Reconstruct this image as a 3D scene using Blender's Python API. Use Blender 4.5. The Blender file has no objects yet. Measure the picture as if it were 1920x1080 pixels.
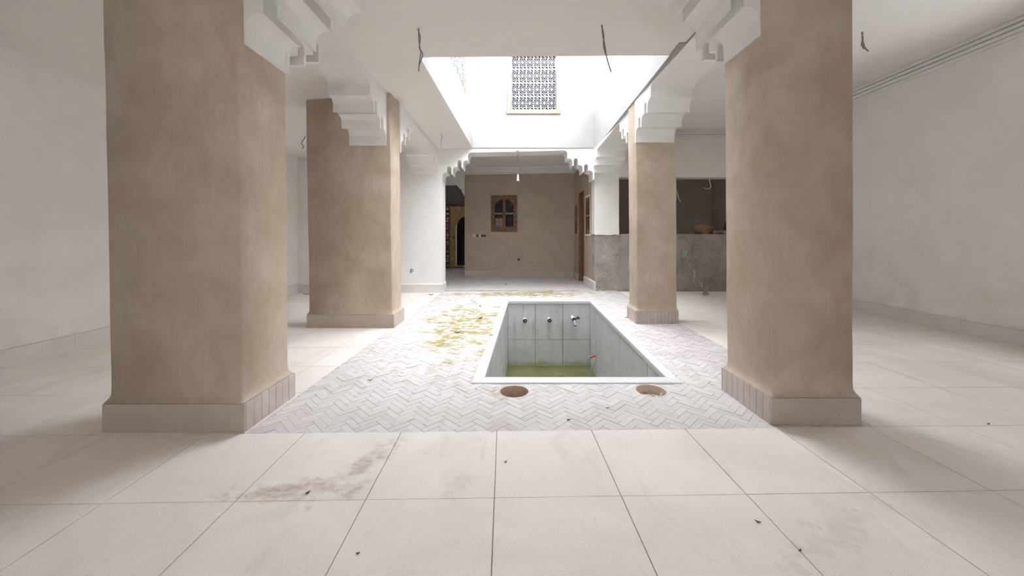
import bpy, bmesh, math, random
from mathutils import Vector, Matrix, noise as mnoise
random.seed(7)
PI = math.pi
scene = bpy.context.scene
C = scene.collection

# ------------------------------------------------------------------ camera, sky, sun, exposure
F, CU, CV, H = 690.0, 960.0, 445.0, 1.22          # focal length and horizon in pixels of the 1920x1080 frame, eye height
cam_d = bpy.data.cameras.new('camera'); cam = bpy.data.objects.new('camera', cam_d); C.objects.link(cam)
cam.location = (0, 0, H); cam.rotation_euler = (PI/2, 0, 0)
cam_d.sensor_fit = 'HORIZONTAL'; cam_d.sensor_width = 36.0; cam_d.lens = 36*F/1920
cam_d.shift_y = -(540-CV)/1920; cam_d.clip_start = .02
scene.camera = cam

world = bpy.data.worlds.new('sky'); scene.world = world; world.use_nodes = True
bg = world.node_tree.nodes['Background']; bg.inputs['Color'].default_value = (.915, .95, 1.0, 1); bg.inputs['Strength'].default_value = 10.0
sun_d = bpy.data.lights.new('sun', 'SUN'); sun = bpy.data.objects.new('sun', sun_d); C.objects.link(sun)
sun_d.energy = 8.0; sun_d.color = (1.0, .93, .84); sun_d.angle = math.radians(.6)
sun.rotation_euler = Vector((1.0, .55, -1.0)).to_track_quat('-Z', 'Y').to_euler(); sun.location = (0, 0, 12)
# daylight portal over the open light well (guides sampling of the sky)
po_d = bpy.data.lights.new('sky_portal', 'AREA'); po = bpy.data.objects.new('sky_portal', po_d); C.objects.link(po)
po_d.shape = 'RECTANGLE'; po_d.size = 4.0; po_d.size_y = 5.4; po.location = (.7, 6.6, 7.2); po_d.cycles.is_portal = True
scene.view_settings.view_transform = 'Standard'; scene.view_settings.look = 'None'
scene.view_settings.gamma = 1.0; scene.view_settings.use_curve_mapping = False
scene.view_settings.exposure = 0.82
scene.cycles.max_bounces = 6; scene.cycles.diffuse_bounces = 5; scene.cycles.glossy_bounces = 3; scene.cycles.transmission_bounces = 4
scene.cycles.caustics_reflective = False; scene.cycles.caustics_refractive = False
scene.cycles.use_adaptive_sampling = True; scene.cycles.adaptive_threshold = .05
scene.cycles.sample_clamp_indirect = 12.0

def gp(u, v, z=0.0):                                # a pixel on a horizontal plane at height z
    Y = F*(H-z)/(v-CV); return ((u-CU)*Y/F, Y)

# ------------------------------------------------------------------ materials
def nmat(name):
    m = bpy.data.materials.new(name); m.use_nodes = True
    nt = m.node_tree; return m, nt, nt.nodes['Principled BSDF']
def nd(nt, t, **kw):
    n = nt.nodes.new(t)
    for k, v in kw.items():
        if k in n.inputs: n.inputs[k].default_value = v
        else: setattr(n, k, v)
    return n
def pos(nt):
    return nd(nt, 'ShaderNodeNewGeometry').outputs['Position']
def noise(nt, vec, scale, detail=4, rough=.55, dist=0.0, stretch=None):
    if stretch:
        mp = nd(nt, 'ShaderNodeMapping'); mp.inputs['Scale'].default_value = stretch; nt.links.new(vec, mp.inputs['Vector']); vec = mp.outputs[0]
    n = nd(nt, 'ShaderNodeTexNoise'); n.inputs['Scale'].default_value = scale; n.inputs['Detail'].default_value = detail
    n.inputs['Roughness'].default_value = rough; n.inputs['Distortion'].default_value = dist
    nt.links.new(vec, n.inputs['Vector']); return n.outputs['Fac']
def remap(nt, fac, a, b, c=0.0, d=1.0):
    r = nd(nt, 'ShaderNodeMapRange'); r.inputs[1].default_value = a; r.inputs[2].default_value = b
    r.inputs[3].default_value = c; r.inputs[4].default_value = d; nt.links.new(fac, r.inputs[0]); return r.outputs[0]
def mixc(nt, fac, a, b, blend='MIX'):
    m = nd(nt, 'ShaderNodeMix'); m.data_type = 'RGBA'; m.blend_type = blend
    for sock, v in ((m.inputs[0], fac), (m.inputs[6], a), (m.inputs[7], b)):
        if hasattr(v, 'default_value') or hasattr(v, 'links'): nt.links.new(v, sock)
        elif isinstance(v, (int, float)): sock.default_value = v
        else: sock.default_value = (*v, 1)
    return m.outputs[2]
def math_(nt, op, a, b=0.0):
    m = nd(nt, 'ShaderNodeMath'); m.operation = op
    for s, v in ((m.inputs[0], a), (m.inputs[1], b)):
        if isinstance(v, (int, float)): s.default_value = v
        else: nt.links.new(v, s)
    return m.outputs[0]
def bump(nt, bs, h, strength=.2, dist=.01):
    b = nd(nt, 'ShaderNodeBump'); b.inputs['Strength'].default_value = strength; b.inputs['Distance'].default_value = dist
    nt.links.new(h, b.inputs['Height']); nt.links.new(b.outputs[0], bs.inputs['Normal'])
def ellipse(nt, vec, loc, rot, rad, wob=.5, n=None, soft=.45):
    mp = nd(nt, 'ShaderNodeMapping'); mp.vector_type = 'TEXTURE'
    mp.inputs['Location'].default_value = (*loc, 0); mp.inputs['Rotation'].default_value = (0, 0, rot); mp.inputs['Scale'].default_value = (*rad, 100)
    nt.links.new(vec, mp.inputs['Vector'])
    ln = nd(nt, 'ShaderNodeVectorMath'); ln.operation = 'LENGTH'; nt.links.new(mp.outputs[0], ln.inputs[0])
    d = math_(nt, 'ADD', ln.outputs['Value'], remap(nt, n, .3, .7, -wob, wob))
    return remap(nt, d, 1.0, 1.0-soft, 0, 1)

def plaster(name, a, b, rough=.85, sc=1.6, bs=.12, dirt=None, v2=.2):
    m, nt, p = nmat(name); P = pos(nt)
    n1 = remap(nt, noise(nt, P, sc, 4, .6, .6), .33, .67)
    col = mixc(nt, n1, a, b)
    n2 = noise(nt, P, 9, 4, .7, 0, (1, 1, .35))
    col = mixc(nt, remap(nt, n2, .48, .72, 0, v2), col, [x*.86 for x in a])
    if dirt:
        sx = nd(nt, 'ShaderNodeSeparateXYZ'); nt.links.new(P, sx.inputs[0])
        lo = remap(nt, sx.outputs[2], 1.6, .2, 0, 1)
        col = mixc(nt, math_(nt, 'MULTIPLY', lo, remap(nt, noise(nt, P, 2.6, 7, .65), .45, .7, 0, .45)), col, dirt)
    nt.links.new(col, p.inputs['Base Color']); p.inputs['Roughness'].default_value = rough
    p.inputs['Specular IOR Level'].default_value = .25
    if bs > .1: bump(nt, p, noise(nt, P, 18, 3, .75), bs, .01)
    return m
def simple(name, col, rough=.6, metal=0.0, var=.1, sc=12.0, spec=.4):
    m, nt, p = nmat(name); P = pos(nt)
    c = mixc(nt, remap(nt, noise(nt, P, sc, 5, .6), .35, .65), [x*(1-var) for x in col], [min(1, x*(1+var)) for x in col])
    nt.links.new(c, p.inputs['Base Color']); p.inputs['Roughness'].default_value = rough; p.inputs['Metallic'].default_value = metal
    p.inputs['Specular IOR Level'].default_value = spec
    return m

M = {}
M['plaster'] = plaster('plaster_white', (.83, .795, .76), (.88, .85, .815), dirt=(.66, .60, .545))
M['plaster_arch'] = plaster('plaster_arch', (.83, .81, .785), (.87, .85, .83), sc=2.5, bs=.0)
M['plaster_well'] = plaster('plaster_well', (.40, .39, .38), (.465, .455, .445), sc=1.1, bs=0)  # white plaster greyed in its colour to hold down the overlit well
M['ceiling'] = plaster('ceiling_paint', (.84, .805, .775), (.87, .835, .805), sc=.9, bs=.05)
M['tadelakt'] = plaster('tadelakt_beige', (.46, .37, .28), (.60, .50, .405), rough=.55, sc=2.3, bs=.12, v2=.5)
M['tadelakt_rear'] = plaster('tadelakt_rear', (.44, .355, .275), (.52, .43, .34), rough=.6, sc=2.4, bs=.08)
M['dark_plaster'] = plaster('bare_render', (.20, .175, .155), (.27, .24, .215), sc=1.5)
M['mortar'] = simple('mortar', (.60, .57, .55), .95, var=.15, sc=30)
M['joint'] = simple('tile_joint', (.30, .27, .245), .95, var=.15, sc=30)
M['wood'] = simple('cedar_wood', (.21, .115, .068), .6, var=.35, sc=14)
M['wood_pale'] = simple('pale_wood', (.37, .285, .23), .6, var=.15, sc=9)
M['wood_door'] = simple('yellow_wood', (.50, .34, .17), .55, var=.2, sc=8)
M['dark'] = simple('dark_pane', (.012, .011, .014), .12, var=.2)
M['dark_cavity'] = simple('dark_cavity', (.05, .04, .035), .9)
M['iron_white'] = simple('painted_iron', (.30, .295, .305), .5, var=.08)
M['iron_dark'] = simple('dark_iron', (.05, .045, .045), .5, var=.1)
M['blue_pane'] = simple('pale_blue_pane', (.20, .34, .46), .15, var=.12, sc=20)
M['pvc'] = simple('white_pvc', (.82, .82, .82), .35, var=.03)
M['rubber'] = simple('black_rubber', (.025, .025, .028), .6)
M['red'] = simple('red_plastic', (.55, .05, .04), .45)
M['hose'] = simple('grey_hose', (.30, .33, .36), .45)
M['wire'] = simple('grey_wire', (.22, .20, .19), .6)
M['wire_pale'] = simple('pale_wire', (.62, .60, .58), .6)
M['terracotta'] = simple('terracotta_liner', (.60, .46, .36), .9, var=.12, sc=25)
M['leaf'] = simple('dry_leaf', (.10, .055, .035), .8, var=.4, sc=60)
M['basket'] = simple('brown_fibre', (.26, .16, .11), .9, var=.3, sc=50)
M['rubble'] = simple('broken_brick', (.36, .22, .16), .9, var=.25, sc=30)
M['chip'] = simple('plaster_chip', (.80, .79, .78), .9, var=.05)

def terrazzo(name, a, b, chip, court=False, stain=False):
    m, nt, p = nmat(name); P = pos(nt)
    col = mixc(nt, remap(nt, noise(nt, P, 1.7, 4, .62, .8), .35, .65), a, b)
    oi = nd(nt, 'ShaderNodeObjectInfo')
    col = mixc(nt, 1.0, col, mixc(nt, oi.outputs['Random'], (.95, .95, .95), (1, 1, 1)), 'MULTIPLY')
    vo = nd(nt, 'ShaderNodeTexVoronoi'); vo.inputs['Scale'].default_value = 150; nt.links.new(P, vo.inputs['Vector'])
    wn = nd(nt, 'ShaderNodeTexWhiteNoise'); nt.links.new(vo.outputs['Position'], wn.inputs['Vector'])
    sp = math_(nt, 'MULTIPLY', remap(nt, wn.outputs['Value'], .72, .74), remap(nt, vo.outputs['Distance'], .45, .25))
    col = mixc(nt, math_(nt, 'MULTIPLY', sp, chip), col, (.42, .37, .33))
    if stain:
        en = noise(nt, P, 10, 4, .7)
        s1 = ellipse(nt, P, (-1.03, 1.775), .06, (.34, .085), .75, en, .9)
        s2 = ellipse(nt, P, (-.79, 1.98), -.38, (.085, .28), .8, en, .9)
        s3 = ellipse(nt, P, (-.26, 1.80), -.4, (.05, .11), .9, en)
        s4 = ellipse(nt, P, (1.33, 1.52), .5, (.34, .07), 1.0, en)
        s = math_(nt, 'MAXIMUM', math_(nt, 'MAXIMUM', s1, s2), math_(nt, 'MULTIPLY', math_(nt, 'MAXIMUM', s3, s4), .3))
        col = mixc(nt, math_(nt, 'MULTIPLY', math_(nt, 'MULTIPLY', s, remap(nt, noise(nt, P, 16, 4, .75, .5, (.35, 1, 1)), .36, .6, .35, 1)), .75), col, (.44, .34, .265))
        sm = remap(nt, noise(nt, P, 4.2, 5, .72, .8, (1, .35, 1)), .56, .72, 0, .28)
        col = mixc(nt, sm, col, (.56, .475, .40))
        sp2 = remap(nt, noise(nt, P, 120, 3, .6), .66, .72, 0, .5)
        col = mixc(nt, sp2, col, (.42, .36, .31))
    nt.links.new(col, p.inputs['Base Color'])
    p.inputs['Roughness'].default_value = .62
    p.inputs['Specular IOR Level'].default_value = .3
    return m
M['tile'] = terrazzo('terrazzo_tile', (.82, .765, .715), (.89, .84, .795), .22, stain=True)
M['terrazzo_base'] = terrazzo('terrazzo_plinth', (.50, .425, .355), (.60, .52, .445), .95)
M['terrazzo_white'] = terrazzo('terrazzo_skirting', (.74, .70, .66), (.80, .77, .735), .5)
M['plinth_tile'] = terrazzo('plinth_clay_tile', (.52, .44, .40), (.66, .59, .55), .15)

def brick_mat(name, attr):
    m, nt, p = nmat(name); P = pos(nt)
    if attr:
        a = nd(nt, 'ShaderNodeAttribute'); a.attribute_name = 'tint'; r = a.outputs['Fac']
    else:
        r = nd(nt, 'ShaderNodeObjectInfo').outputs['Random']
    col = mixc(nt, r, (.60, .56, .55), (.71, .675, .665))
    dust = remap(nt, noise(nt, P, 2.2, 4, .65, .6), .38, .62)
    col = mixc(nt, math_(nt, 'MULTIPLY', dust, .65), col, (.71, .685, .675))
    en = noise(nt, P, 3.0, 5, .65)
    mo = math_(nt, 'MAXIMUM', ellipse(nt, P, (-.62, 5.1), .12, (.62, 1.75), .75, en, .6), ellipse(nt, P, (.25, 8.0), 0, (1.6, .55), .8, en, .6))
    mo = math_(nt, 'MULTIPLY', mo, remap(nt, noise(nt, P, 9, 4, .7), .34, .54))
    col = mixc(nt, math_(nt, 'MULTIPLY', mo, 1.0), col, (.36, .30, .12))
    pk = ellipse(nt, P, (1.95, 4.4), .1, (.8, 1.6), .6, en, .7)
    col = mixc(nt, math_(nt, 'MULTIPLY', pk, .55), col, (.52, .45, .47))
    nt.links.new(col, p.inputs['Base Color']); p.inputs['Roughness'].default_value = .8; p.inputs['Specular IOR Level'].default_value = .25
    bump(nt, p, noise(nt, P, 45, 3, .7), .2, .006)
    return m
M['brick'] = brick_mat('court_brick', False)
M['brick_far'] = brick_mat('court_brick_far', True)

def marble(name):
    m, nt, p = nmat(name); P = pos(nt)
    col = mixc(nt, remap(nt, noise(nt, P, 2.2, 4, .65, 1.0), .35, .65), (.60, .62, .635), (.71, .73, .745))
    st = remap(nt, noise(nt, P, 7, 5, .6, .3, (1, 1, .12)), .52, .72, 0, .35)
    col = mixc(nt, st, col, (.40, .40, .385))
    sx = nd(nt, 'ShaderNodeSeparateXYZ'); nt.links.new(P, sx.inputs[0])
    wob = math_(nt, 'ADD', sx.outputs[2], remap(nt, noise(nt, P, 3, 5, .6), .3, .7, -.07, .07))
    col = mixc(nt, remap(nt, wob, -1.10, -1.18, 0, .8), col, (.42, .42, .25))
    for x0, w, top, s in ((.37, .035, -.34, .55), (.185, .03, -.02, .5), (.40, .05, -.03, .0), (.83, .06, -.02, .35), (.92, .06, -.36, .5), (.02, .04, -.36, .4)):
        if s == 0: continue
        dx = math_(nt, 'ABSOLUTE', math_(nt, 'SUBTRACT', sx.outputs[0], x0+.03))
        mk = math_(nt, 'MULTIPLY', remap(nt, dx, w, 0, 0, 1), remap(nt, sx.outputs[2], top, top-.06, 0, 1))
        mk = math_(nt, 'MULTIPLY', mk, remap(nt, sx.outputs[2], top-.65, top-.2, 0, 1))
        sy = remap(nt, sx.outputs[1], 6.85, 6.9, 0, 1)
        mk = math_(nt, 'MULTIPLY', math_(nt, 'MULTIPLY', mk, sy), remap(nt, noise(nt, P, 14, 5, .7), .3, .6, 0, s))
        col = mixc(nt, mk, col, (.30, .26, .22))
    nt.links.new(col, p.inputs['Base Color']); p.inputs['Roughness'].default_value = .45
    return m
M['marble'] = marble('pool_slab')
M['coping'] = plaster('coping_stone', (.70, .71, .715), (.76, .765, .77), rough=.5, sc=3, bs=.03)
def cement():
    m, nt, p = nmat('stripped_cement'); P = pos(nt)
    col = mixc(nt, remap(nt, noise(nt, P, 2.6, 4, .7, .5), .35, .65), (.35, .31, .275), (.50, .455, .41))
    fl = remap(nt, noise(nt, P, 30, 5, .7), .515, .66, 0, .9)
    sx = nd(nt, 'ShaderNodeSeparateXYZ'); nt.links.new(P, sx.inputs[0])
    dens = remap(nt, sx.outputs[0], 2.5, 3.2, 1, .3)
    col = mixc(nt, math_(nt, 'MULTIPLY', math_(nt, 'MULTIPLY', fl, dens), remap(nt, noise(nt, P, 6, 3, .6), .38, .6, .15, 1)), col, (.78, .76, .75))
    st = math_(nt, 'MULTIPLY', remap(nt, noise(nt, P, 13, 5, .6, .5, (1, 1, .2)), .63, .67), remap(nt, sx.outputs[0], 2.9, 3.4, 0, .8))
    col = mixc(nt, st, col, (.74, .71, .69))
    bl = ellipse_xz(nt, P, (3.93, .86), (.05, .09))
    col = mixc(nt, bl, col, (.35, .62, .58))
    nt.links.new(col, p.inputs['Base Color']); p.inputs['Roughness'].default_value = .95
    bump(nt, p, math_(nt, 'ADD', noise(nt, P, 26, 4, .75), fl), .8, .02)
    return m
def ellipse_xz(nt, P, c, r):
    sx = nd(nt, 'ShaderNodeSeparateXYZ'); nt.links.new(P, sx.inputs[0])
    a = math_(nt, 'DIVIDE', math_(nt, 'SUBTRACT', sx.outputs[0], c[0]), r[0]); b = math_(nt, 'DIVIDE', math_(nt, 'SUBTRACT', sx.outputs[2], c[1]), r[1])
    d = math_(nt, 'SQRT', math_(nt, 'ADD', math_(nt, 'MULTIPLY', a, a), math_(nt, 'MULTIPLY', b, b)))
    d = math_(nt, 'ADD', d, remap(nt, noise(nt, P, 25, 5, .6), .3, .7, -.5, .5))
    return remap(nt, d, 1.0, .8)
M['cement'] = cement()
def water():
    m, nt, p = nmat('green_water'); P = pos(nt)
    col = mixc(nt, remap(nt, noise(nt, P, 3, 6, .6), .35, .65), (.19, .19, .075), (.27, .265, .12))
    nt.links.new(col, p.inputs['Base Color']); p.inputs['Roughness'].default_value = .06; p.inputs['IOR'].default_value = 1.33
    p.inputs['Transmission Weight'].default_value = .35
    bump(nt, p, noise(nt, P, 6, 2, .5), .03, .01)
    return m
M['water'] = water()
M['algae'] = simple('algae_floor', (.22, .21, .09), .9, var=.3, sc=6)

# ------------------------------------------------------------------ geometry helpers
def tag(o, label=None, cat=None, group=None, kind=None):
    if label: o['label'] = label
    if cat: o['category'] = cat
    if group: o['group'] = group
    if kind: o['kind'] = kind
    return o
def link(name, me, mat=None, parent=None):
    o = bpy.data.objects.new(name, me); C.objects.link(o)
    if mat is not None and me is not None and not me.materials: me.materials.append(M[mat])
    if parent is not None: o.parent = parent
    return o
def empty(name, loc=(0, 0, 0), rz=0):
    o = bpy.data.objects.new(name, None); C.objects.link(o); o.location = loc; o.rotation_euler = (0, 0, rz)
    o.empty_display_size = .1
    return o
def bm_mesh(name, bm, smooth=None):
    bmesh.ops.recalc_face_normals(bm, faces=bm.faces)
    me = bpy.data.meshes.new(name); bm.to_mesh(me); bm.free()
    if smooth is not None:
        for p in me.polygons: p.use_smooth = True
        me.set_sharp_from_angle(angle=math.radians(smooth))
    return me
def pts_mesh(name, verts, faces, smooth=None):
    bm = bmesh.new(); vs = [bm.verts.new(v) for v in verts]
    for f in faces: bm.faces.new([vs[i] for i in f])
    return bm_mesh(name, bm, smooth)
def box_into(bm, x0, x1, y0, y1, z0, z1, mtx=None):
    v = [(x, y, z) for x in (x0, x1) for y in (y0, y1) for z in (z0, z1)]
    if mtx: v = [mtx @ Vector(q) for q in v]
    vs = [bm.verts.new(q) for q in v]
    for f in ((0, 1, 3, 2), (4, 6, 7, 5), (0, 4, 5, 1), (2, 3, 7, 6), (0, 2, 6, 4), (1, 5, 7, 3)): bm.faces.new([vs[i] for i in f])
    return vs
def bevel_all(bm, w, seg=1):
    bmesh.ops.bevel(bm, geom=list(bm.edges), offset=w, segments=seg, affect='EDGES', profile=.5)
def box(name, x0, x1, y0, y1, z0, z1, mat, parent=None, bev=0, seg=1):
    bm = bmesh.new(); box_into(bm, x0, x1, y0, y1, z0, z1)
    if bev: bevel_all(bm, bev, seg)
    return link(name, bm_mesh(name, bm), mat, parent)
def prism(name, poly, a0, a1, plane, mat, parent=None, smooth=None):
    """poly in a plane ('xz','yz','xy') extruded along the third axis from a0 to a1"""
    def P(p, a): return {'xz': (p[0], a, p[1]), 'yz': (a, p[0], p[1]), 'xy': (p[0], p[1], a)}[plane]
    n = len(poly); bm = bmesh.new()
    A = [bm.verts.new(P(p, a0)) for p in poly]; B = [bm.verts.new(P(p, a1)) for p in poly]
    bm.faces.new(A); bm.faces.new(B)
    for i in range(n): bm.faces.new((A[i], A[(i+1) % n], B[(i+1) % n], B[i]))
    return link(name, bm_mesh(name, bm, smooth), mat, parent)
def wall_grid(name, p0, p1, thick, z0, z1, holes, mat, parent=None):
    """wall from plan point p0 to p1, thickened to the left of p0->p1 by thick, rectangular holes (s0,s1,za,zb)"""
    p0 = Vector(p0); p1 = Vector(p1); L = (p1-p0).length; d = (p1-p0)/L; nrm = Vector((-d.y, d.x))*thick
    S = sorted({0, L, *[min(max(h[i], 0), L) for h in holes for i in (0, 1)]}); Z = sorted({z0, z1, *[min(max(h[i], z0), z1) for h in holes for i in (2, 3)]})
    def solid(i, j):
        if i < 0 or j < 0 or i >= len(S)-1 or j >= len(Z)-1: return False
        s = (S[i]+S[i+1])/2; z = (Z[j]+Z[j+1])/2
        return not any(h[0] < s < h[1] and h[2] < z < h[3] for h in holes)
    bm = bmesh.new(); cache = {}
    def V(i, j, k):
        if (i, j, k) not in cache:
            q = p0+d*S[i]+(nrm if k else Vector((0, 0))); cache[i, j, k] = bm.verts.new((q.x, q.y, Z[j]))
        return cache[i, j, k]
    for i in range(len(S)-1):
        for j in range(len(Z)-1):
            if not solid(i, j): continue
            for k in (0, 1): bm.faces.new((V(i, j, k), V(i+1, j, k), V(i+1, j+1, k), V(i, j+1, k)))
            if not solid(i-1, j): bm.faces.new((V(i, j, 0), V(i, j+1, 0), V(i, j+1, 1), V(i, j, 1)))
            if not solid(i+1, j): bm.faces.new((V(i+1, j, 0), V(i+1, j+1, 0), V(i+1, j+1, 1), V(i+1, j, 1)))
            if not solid(i, j-1): bm.faces.new((V(i, j, 0), V(i+1, j, 0), V(i+1, j, 1), V(i, j, 1)))
            if not solid(i, j+1): bm.faces.new((V(i, j+1, 0), V(i+1, j+1, 0), V(i+1, j+1, 1), V(i, j+1, 1)))
    return link(name, bm_mesh(name, bm), mat, parent)
def tube_into(bm, pts, r, n=6, cap=True, radii=None):
    pts = [Vector(p) for p in pts]; rings = []; ref = None
    for i, p in enumerate(pts):
        t = (pts[min(i+1, len(pts)-1)]-pts[max(i-1, 0)]).normalized()
        if ref is None: ref = t.orthogonal().normalized()
        ref = (ref-t*ref.dot(t)).normalized(); b = t.cross(ref); rr = radii[i] if radii else r
        rings.append([bm.verts.new(p+(ref*math.cos(2*PI*k/n)+b*math.sin(2*PI*k/n))*rr) for k in range(n)])
    for a, b in zip(rings, rings[1:]):
        for k in range(n): bm.faces.new((a[k], a[(k+1) % n], b[(k+1) % n], b[k]))
    if cap: bm.faces.new(rings[0]); bm.faces.new(rings[-1][::-1])
def tube(name, pts, r, mat, parent=None, n=6, radii=None):
    bm = bmesh.new(); tube_into(bm, pts, r, n, True, radii); return link(name, bm_mesh(name, bm, 50), mat, parent)
def ring_into(bm, c, r, t, d, axis='y', n=12, a0=0, a1=2*PI, sx=1, sz=1):
    """flat ring (annulus) of radial width t and depth d, standing in the xz plane at y=c[1]"""
    full = abs(a1-a0-2*PI) < 1e-4; m = n if full else n+1; V = []
    for i in range(m):
        a = a0+(a1-a0)*i/n; q = []
        for rr in (r-t/2, r+t/2):
            for dd in (0, d): q.append(bm.verts.new((c[0]+rr*math.cos(a)*sx, c[1]-dd, c[2]+rr*math.sin(a)*sz)))
        V.append(q)
    for i in range(n):
        a, b = V[i], V[(i+1) % m]
        for f in ((0, 1), (1, 3), (3, 2), (2, 0)): bm.faces.new((a[f[0]], a[f[1]], b[f[1]], b[f[0]]))
    if not full:
        for q in (V[0], V[-1]): bm.faces.new((q[0], q[1], q[3], q[2]))

# 2D convex polygon work for the paving
def clip(poly, a, b, keep_left=True):
    out = []; n = len(poly)
    def side(p): s = (b[0]-a[0])*(p[1]-a[1])-(b[1]-a[1])*(p[0]-a[0]); return s if keep_left else -s
    for i in range(n):
        p, q = poly[i], poly[(i+1) % n]; sp, sq = side(p), side(q)
        if sp >= 0: out.append(p)
        if (sp > 0 and sq < 0) or (sp < 0 and sq > 0):
            t = sp/(sp-sq); out.append((p[0]+(q[0]-p[0])*t, p[1]+(q[1]-p[1])*t))
    return out
def area(p): return abs(sum(p[i][0]*p[(i+1) % len(p)][1]-p[(i+1) % len(p)][0]*p[i][1] for i in range(len(p))))/2 if len(p) > 2 else 0
def inter(poly, conv):
    for i in range(len(conv)):
        poly = clip(poly, conv[i], conv[(i+1) % len(conv)])
        if len(poly) < 3: return []
    return poly
def diff(polys, conv):
    out = []
    for poly in polys:
        if not inter(poly, conv) or area(inter(poly, conv)) < 1e-7: out.append(poly); continue
        rest = poly
        for i in range(len(conv)):
            a, b = conv[i], conv[(i+1) % len(conv)]
            o = clip(rest, a, b, False)
            if len(o) > 2 and area(o) > 1e-6: out.append(o)
            rest = clip(rest, a, b)
            if len(rest) < 3: break
    return out
def grow(conv, g):
    cx = sum(p[0] for p in conv)/len(conv); cy = sum(p[1] for p in conv)/len(conv)
    return [(p[0]+math.copysign(g, p[0]-cx), p[1]+math.copysign(g, p[1]-cy)) for p in conv]
def slab_into(bm, poly, z0, z1):
    A = [bm.verts.new((p[0], p[1], z0)) for p in poly]; B = [bm.verts.new((p[0], p[1], z1)) for p in poly]; n = len(poly)
    bm.faces.new(B); bm.faces.new(A[::-1])
    for i in range(n): bm.faces.new((A[i], A[(i+1) % n], B[(i+1) % n], B[i]))
def rect(x0, x1, y0, y1): return [(x0, y0), (x1, y0), (x1, y1), (x0, y1)]

# ------------------------------------------------------------------ plan (metres; X right, Y away from the camera)
CEIL = 3.18
XL, XR = -4.73, 5.73
YB = 8.12
COURT = [(-1.66, 2.287), (2.33, 2.369), (2.42, 8.42), (-1.56, 8.12)]
POOL_O = [(-.337, 3.061), (1.415, 3.061), (1.557, 7.07), (-.167, 7.07)]
POOL_I = [(-.236, 3.185), (1.333, 3.185), (1.470, 6.97), (-.066, 6.97)]
HOLES = [(gp(964, 733.5), .115), (gp(1220.5, 732), .118)]
def circ(c, r, n=20): return [(c[0]+r*math.cos(2*PI*i/n), c[1]+r*math.sin(2*PI*i/n)) for i in range(n)]
HOLE_P = [circ(c, r) for c, r in HOLES]

# ------------------------------------------------------------------ floor: slab, terrazzo tiles, herringbone court
bm = bmesh.new()
for poly in diff([rect(XL, XR, -3, 8.5)], POOL_O):
    ps = [poly]
    for h in HOLE_P: ps = diff(ps, h)
    for q in ps: slab_into(bm, q, -.30, -.008)
floor = tag(link('floor', bm_mesh('floor', bm), 'joint'), 'pale terrazzo floor of large square tiles around the court', kind='structure')
box('floor_strip', XL, XR, -3, -.72, -.008, 0, 'tile', floor)
TS, TA, TO = .598, .0205, (-.095, 2.3215)
ca, sa = math.cos(TA), math.sin(TA)
def tw(i, j, di=0, dj=0):
    a = i*TS+di; b = j*TS+dj; return (TO[0]+a*ca-b*sa, TO[1]+a*sa+b*ca)
g = .0022
bm = bmesh.new(); box_into(bm, -TS/2+g, TS/2-g, -TS/2+g, TS/2-g, -.012, 0); full_tile = bm_mesh('tile', bm); full_tile.materials.append(M['tile'])
ROOM = rect(XL, XR, -.72, 8.3)
for i in range(-9, 11):
    for j in range(-6, 11):
        q = [tw(i, j, g, g), tw(i+1, j, -g, g), tw(i+1, j+1, -g, -g), tw(i, j+1, g, -g)]
        r = inter(q, ROOM)
        if area(r) < 4e-3: continue
        ps = diff([r], COURT)
        a = sum(area(p) for p in ps)
        if a < 4e-3: continue
        if abs(a-(TS-2*g)**2) < 1e-4:
            c = tw(i+.5, j+.5); o = link('tile', full_tile, None, floor); o.location = (c[0], c[1], random.uniform(-.0006, .0006)); o.rotation_euler = (0, 0, TA)
        else:
            bm = bmesh.new()
            for p in ps: slab_into(bm, p, -.012, 0)
            link('tile', bm_mesh('tile', bm), 'tile', floor)
# herringbone
court = None
bm = bmesh.new()
ps = diff([COURT], POOL_O)
for h in HOLE_P: ps = diff(ps, h)
for q in ps: slab_into(bm, q, -.012, -.0020)
court = tag(link('floor_court', bm_mesh('floor_court', bm), 'mortar'), 'pale herringbone brick paving around the sunken pool', kind='structure')
W_, n_ = .05, 3
s2 = math.sqrt(.5); jg = .0010
full_b = {}
for k in (0, 1):
    bm = bmesh.new(); box_into(bm, -.075+jg, .075-jg, -.025+jg, .025-jg, -.012, 0)
    bmesh.ops.bevel(bm, geom=[e for e in bm.edges if all(v.co.z > -.001 for v in e.verts)], offset=.0012, segments=1, affect='EDGES')
    full_b[k] = bm_mesh('brick', bm); full_b[k].materials.append(M['brick'])
bricks = []
for m in range(-60, 60):
    for k in range(-170, 170):
        for kind in (0, 1):
            if kind == 0: x0, y0, w, h = k+6*m, k, 3, 1
            else: x0, y0, w, h = k+6*m, k+1, 1, 3
            a, b = x0+w/2, y0+h/2
            # rotate so that the pattern direction (1,-1) lies along X
            cx = .3+(a-b)*s2*W_; cy = 5.2+(a+b)*s2*W_
            if not (-1.8 < cx < 2.6 and 2.2 < cy < 8.5): continue
            ang = PI/4 if kind == 0 else PI/4+PI/2
            bricks.append((cx, cy, ang))
cand = []
for cx, cy, ang in bricks:
    c_, s_ = math.cos(ang), math.sin(ang)
    q = [(cx+c_*dx-s_*dy, cy+s_*dx+c_*dy) for dx, dy in ((-.075+jg, -.025+jg), (.075-jg, -.025+jg), (.075-jg, .025-jg), (-.075+jg, .025-jg))]
    r = inter(q, COURT)
    if area(r) < 2e-4: continue
    ps = diff([r], POOL_O)
    for h in HOLE_P: ps = diff(ps, h)
    a = sum(area(p) for p in ps)
    if a < 2e-4: continue
    u = CU+cx*F/cy
    seen = 440 < u < 1480
    cand.append((cy if seen else cy+50, cx, cy, ang, ps, a > .0068))
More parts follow.
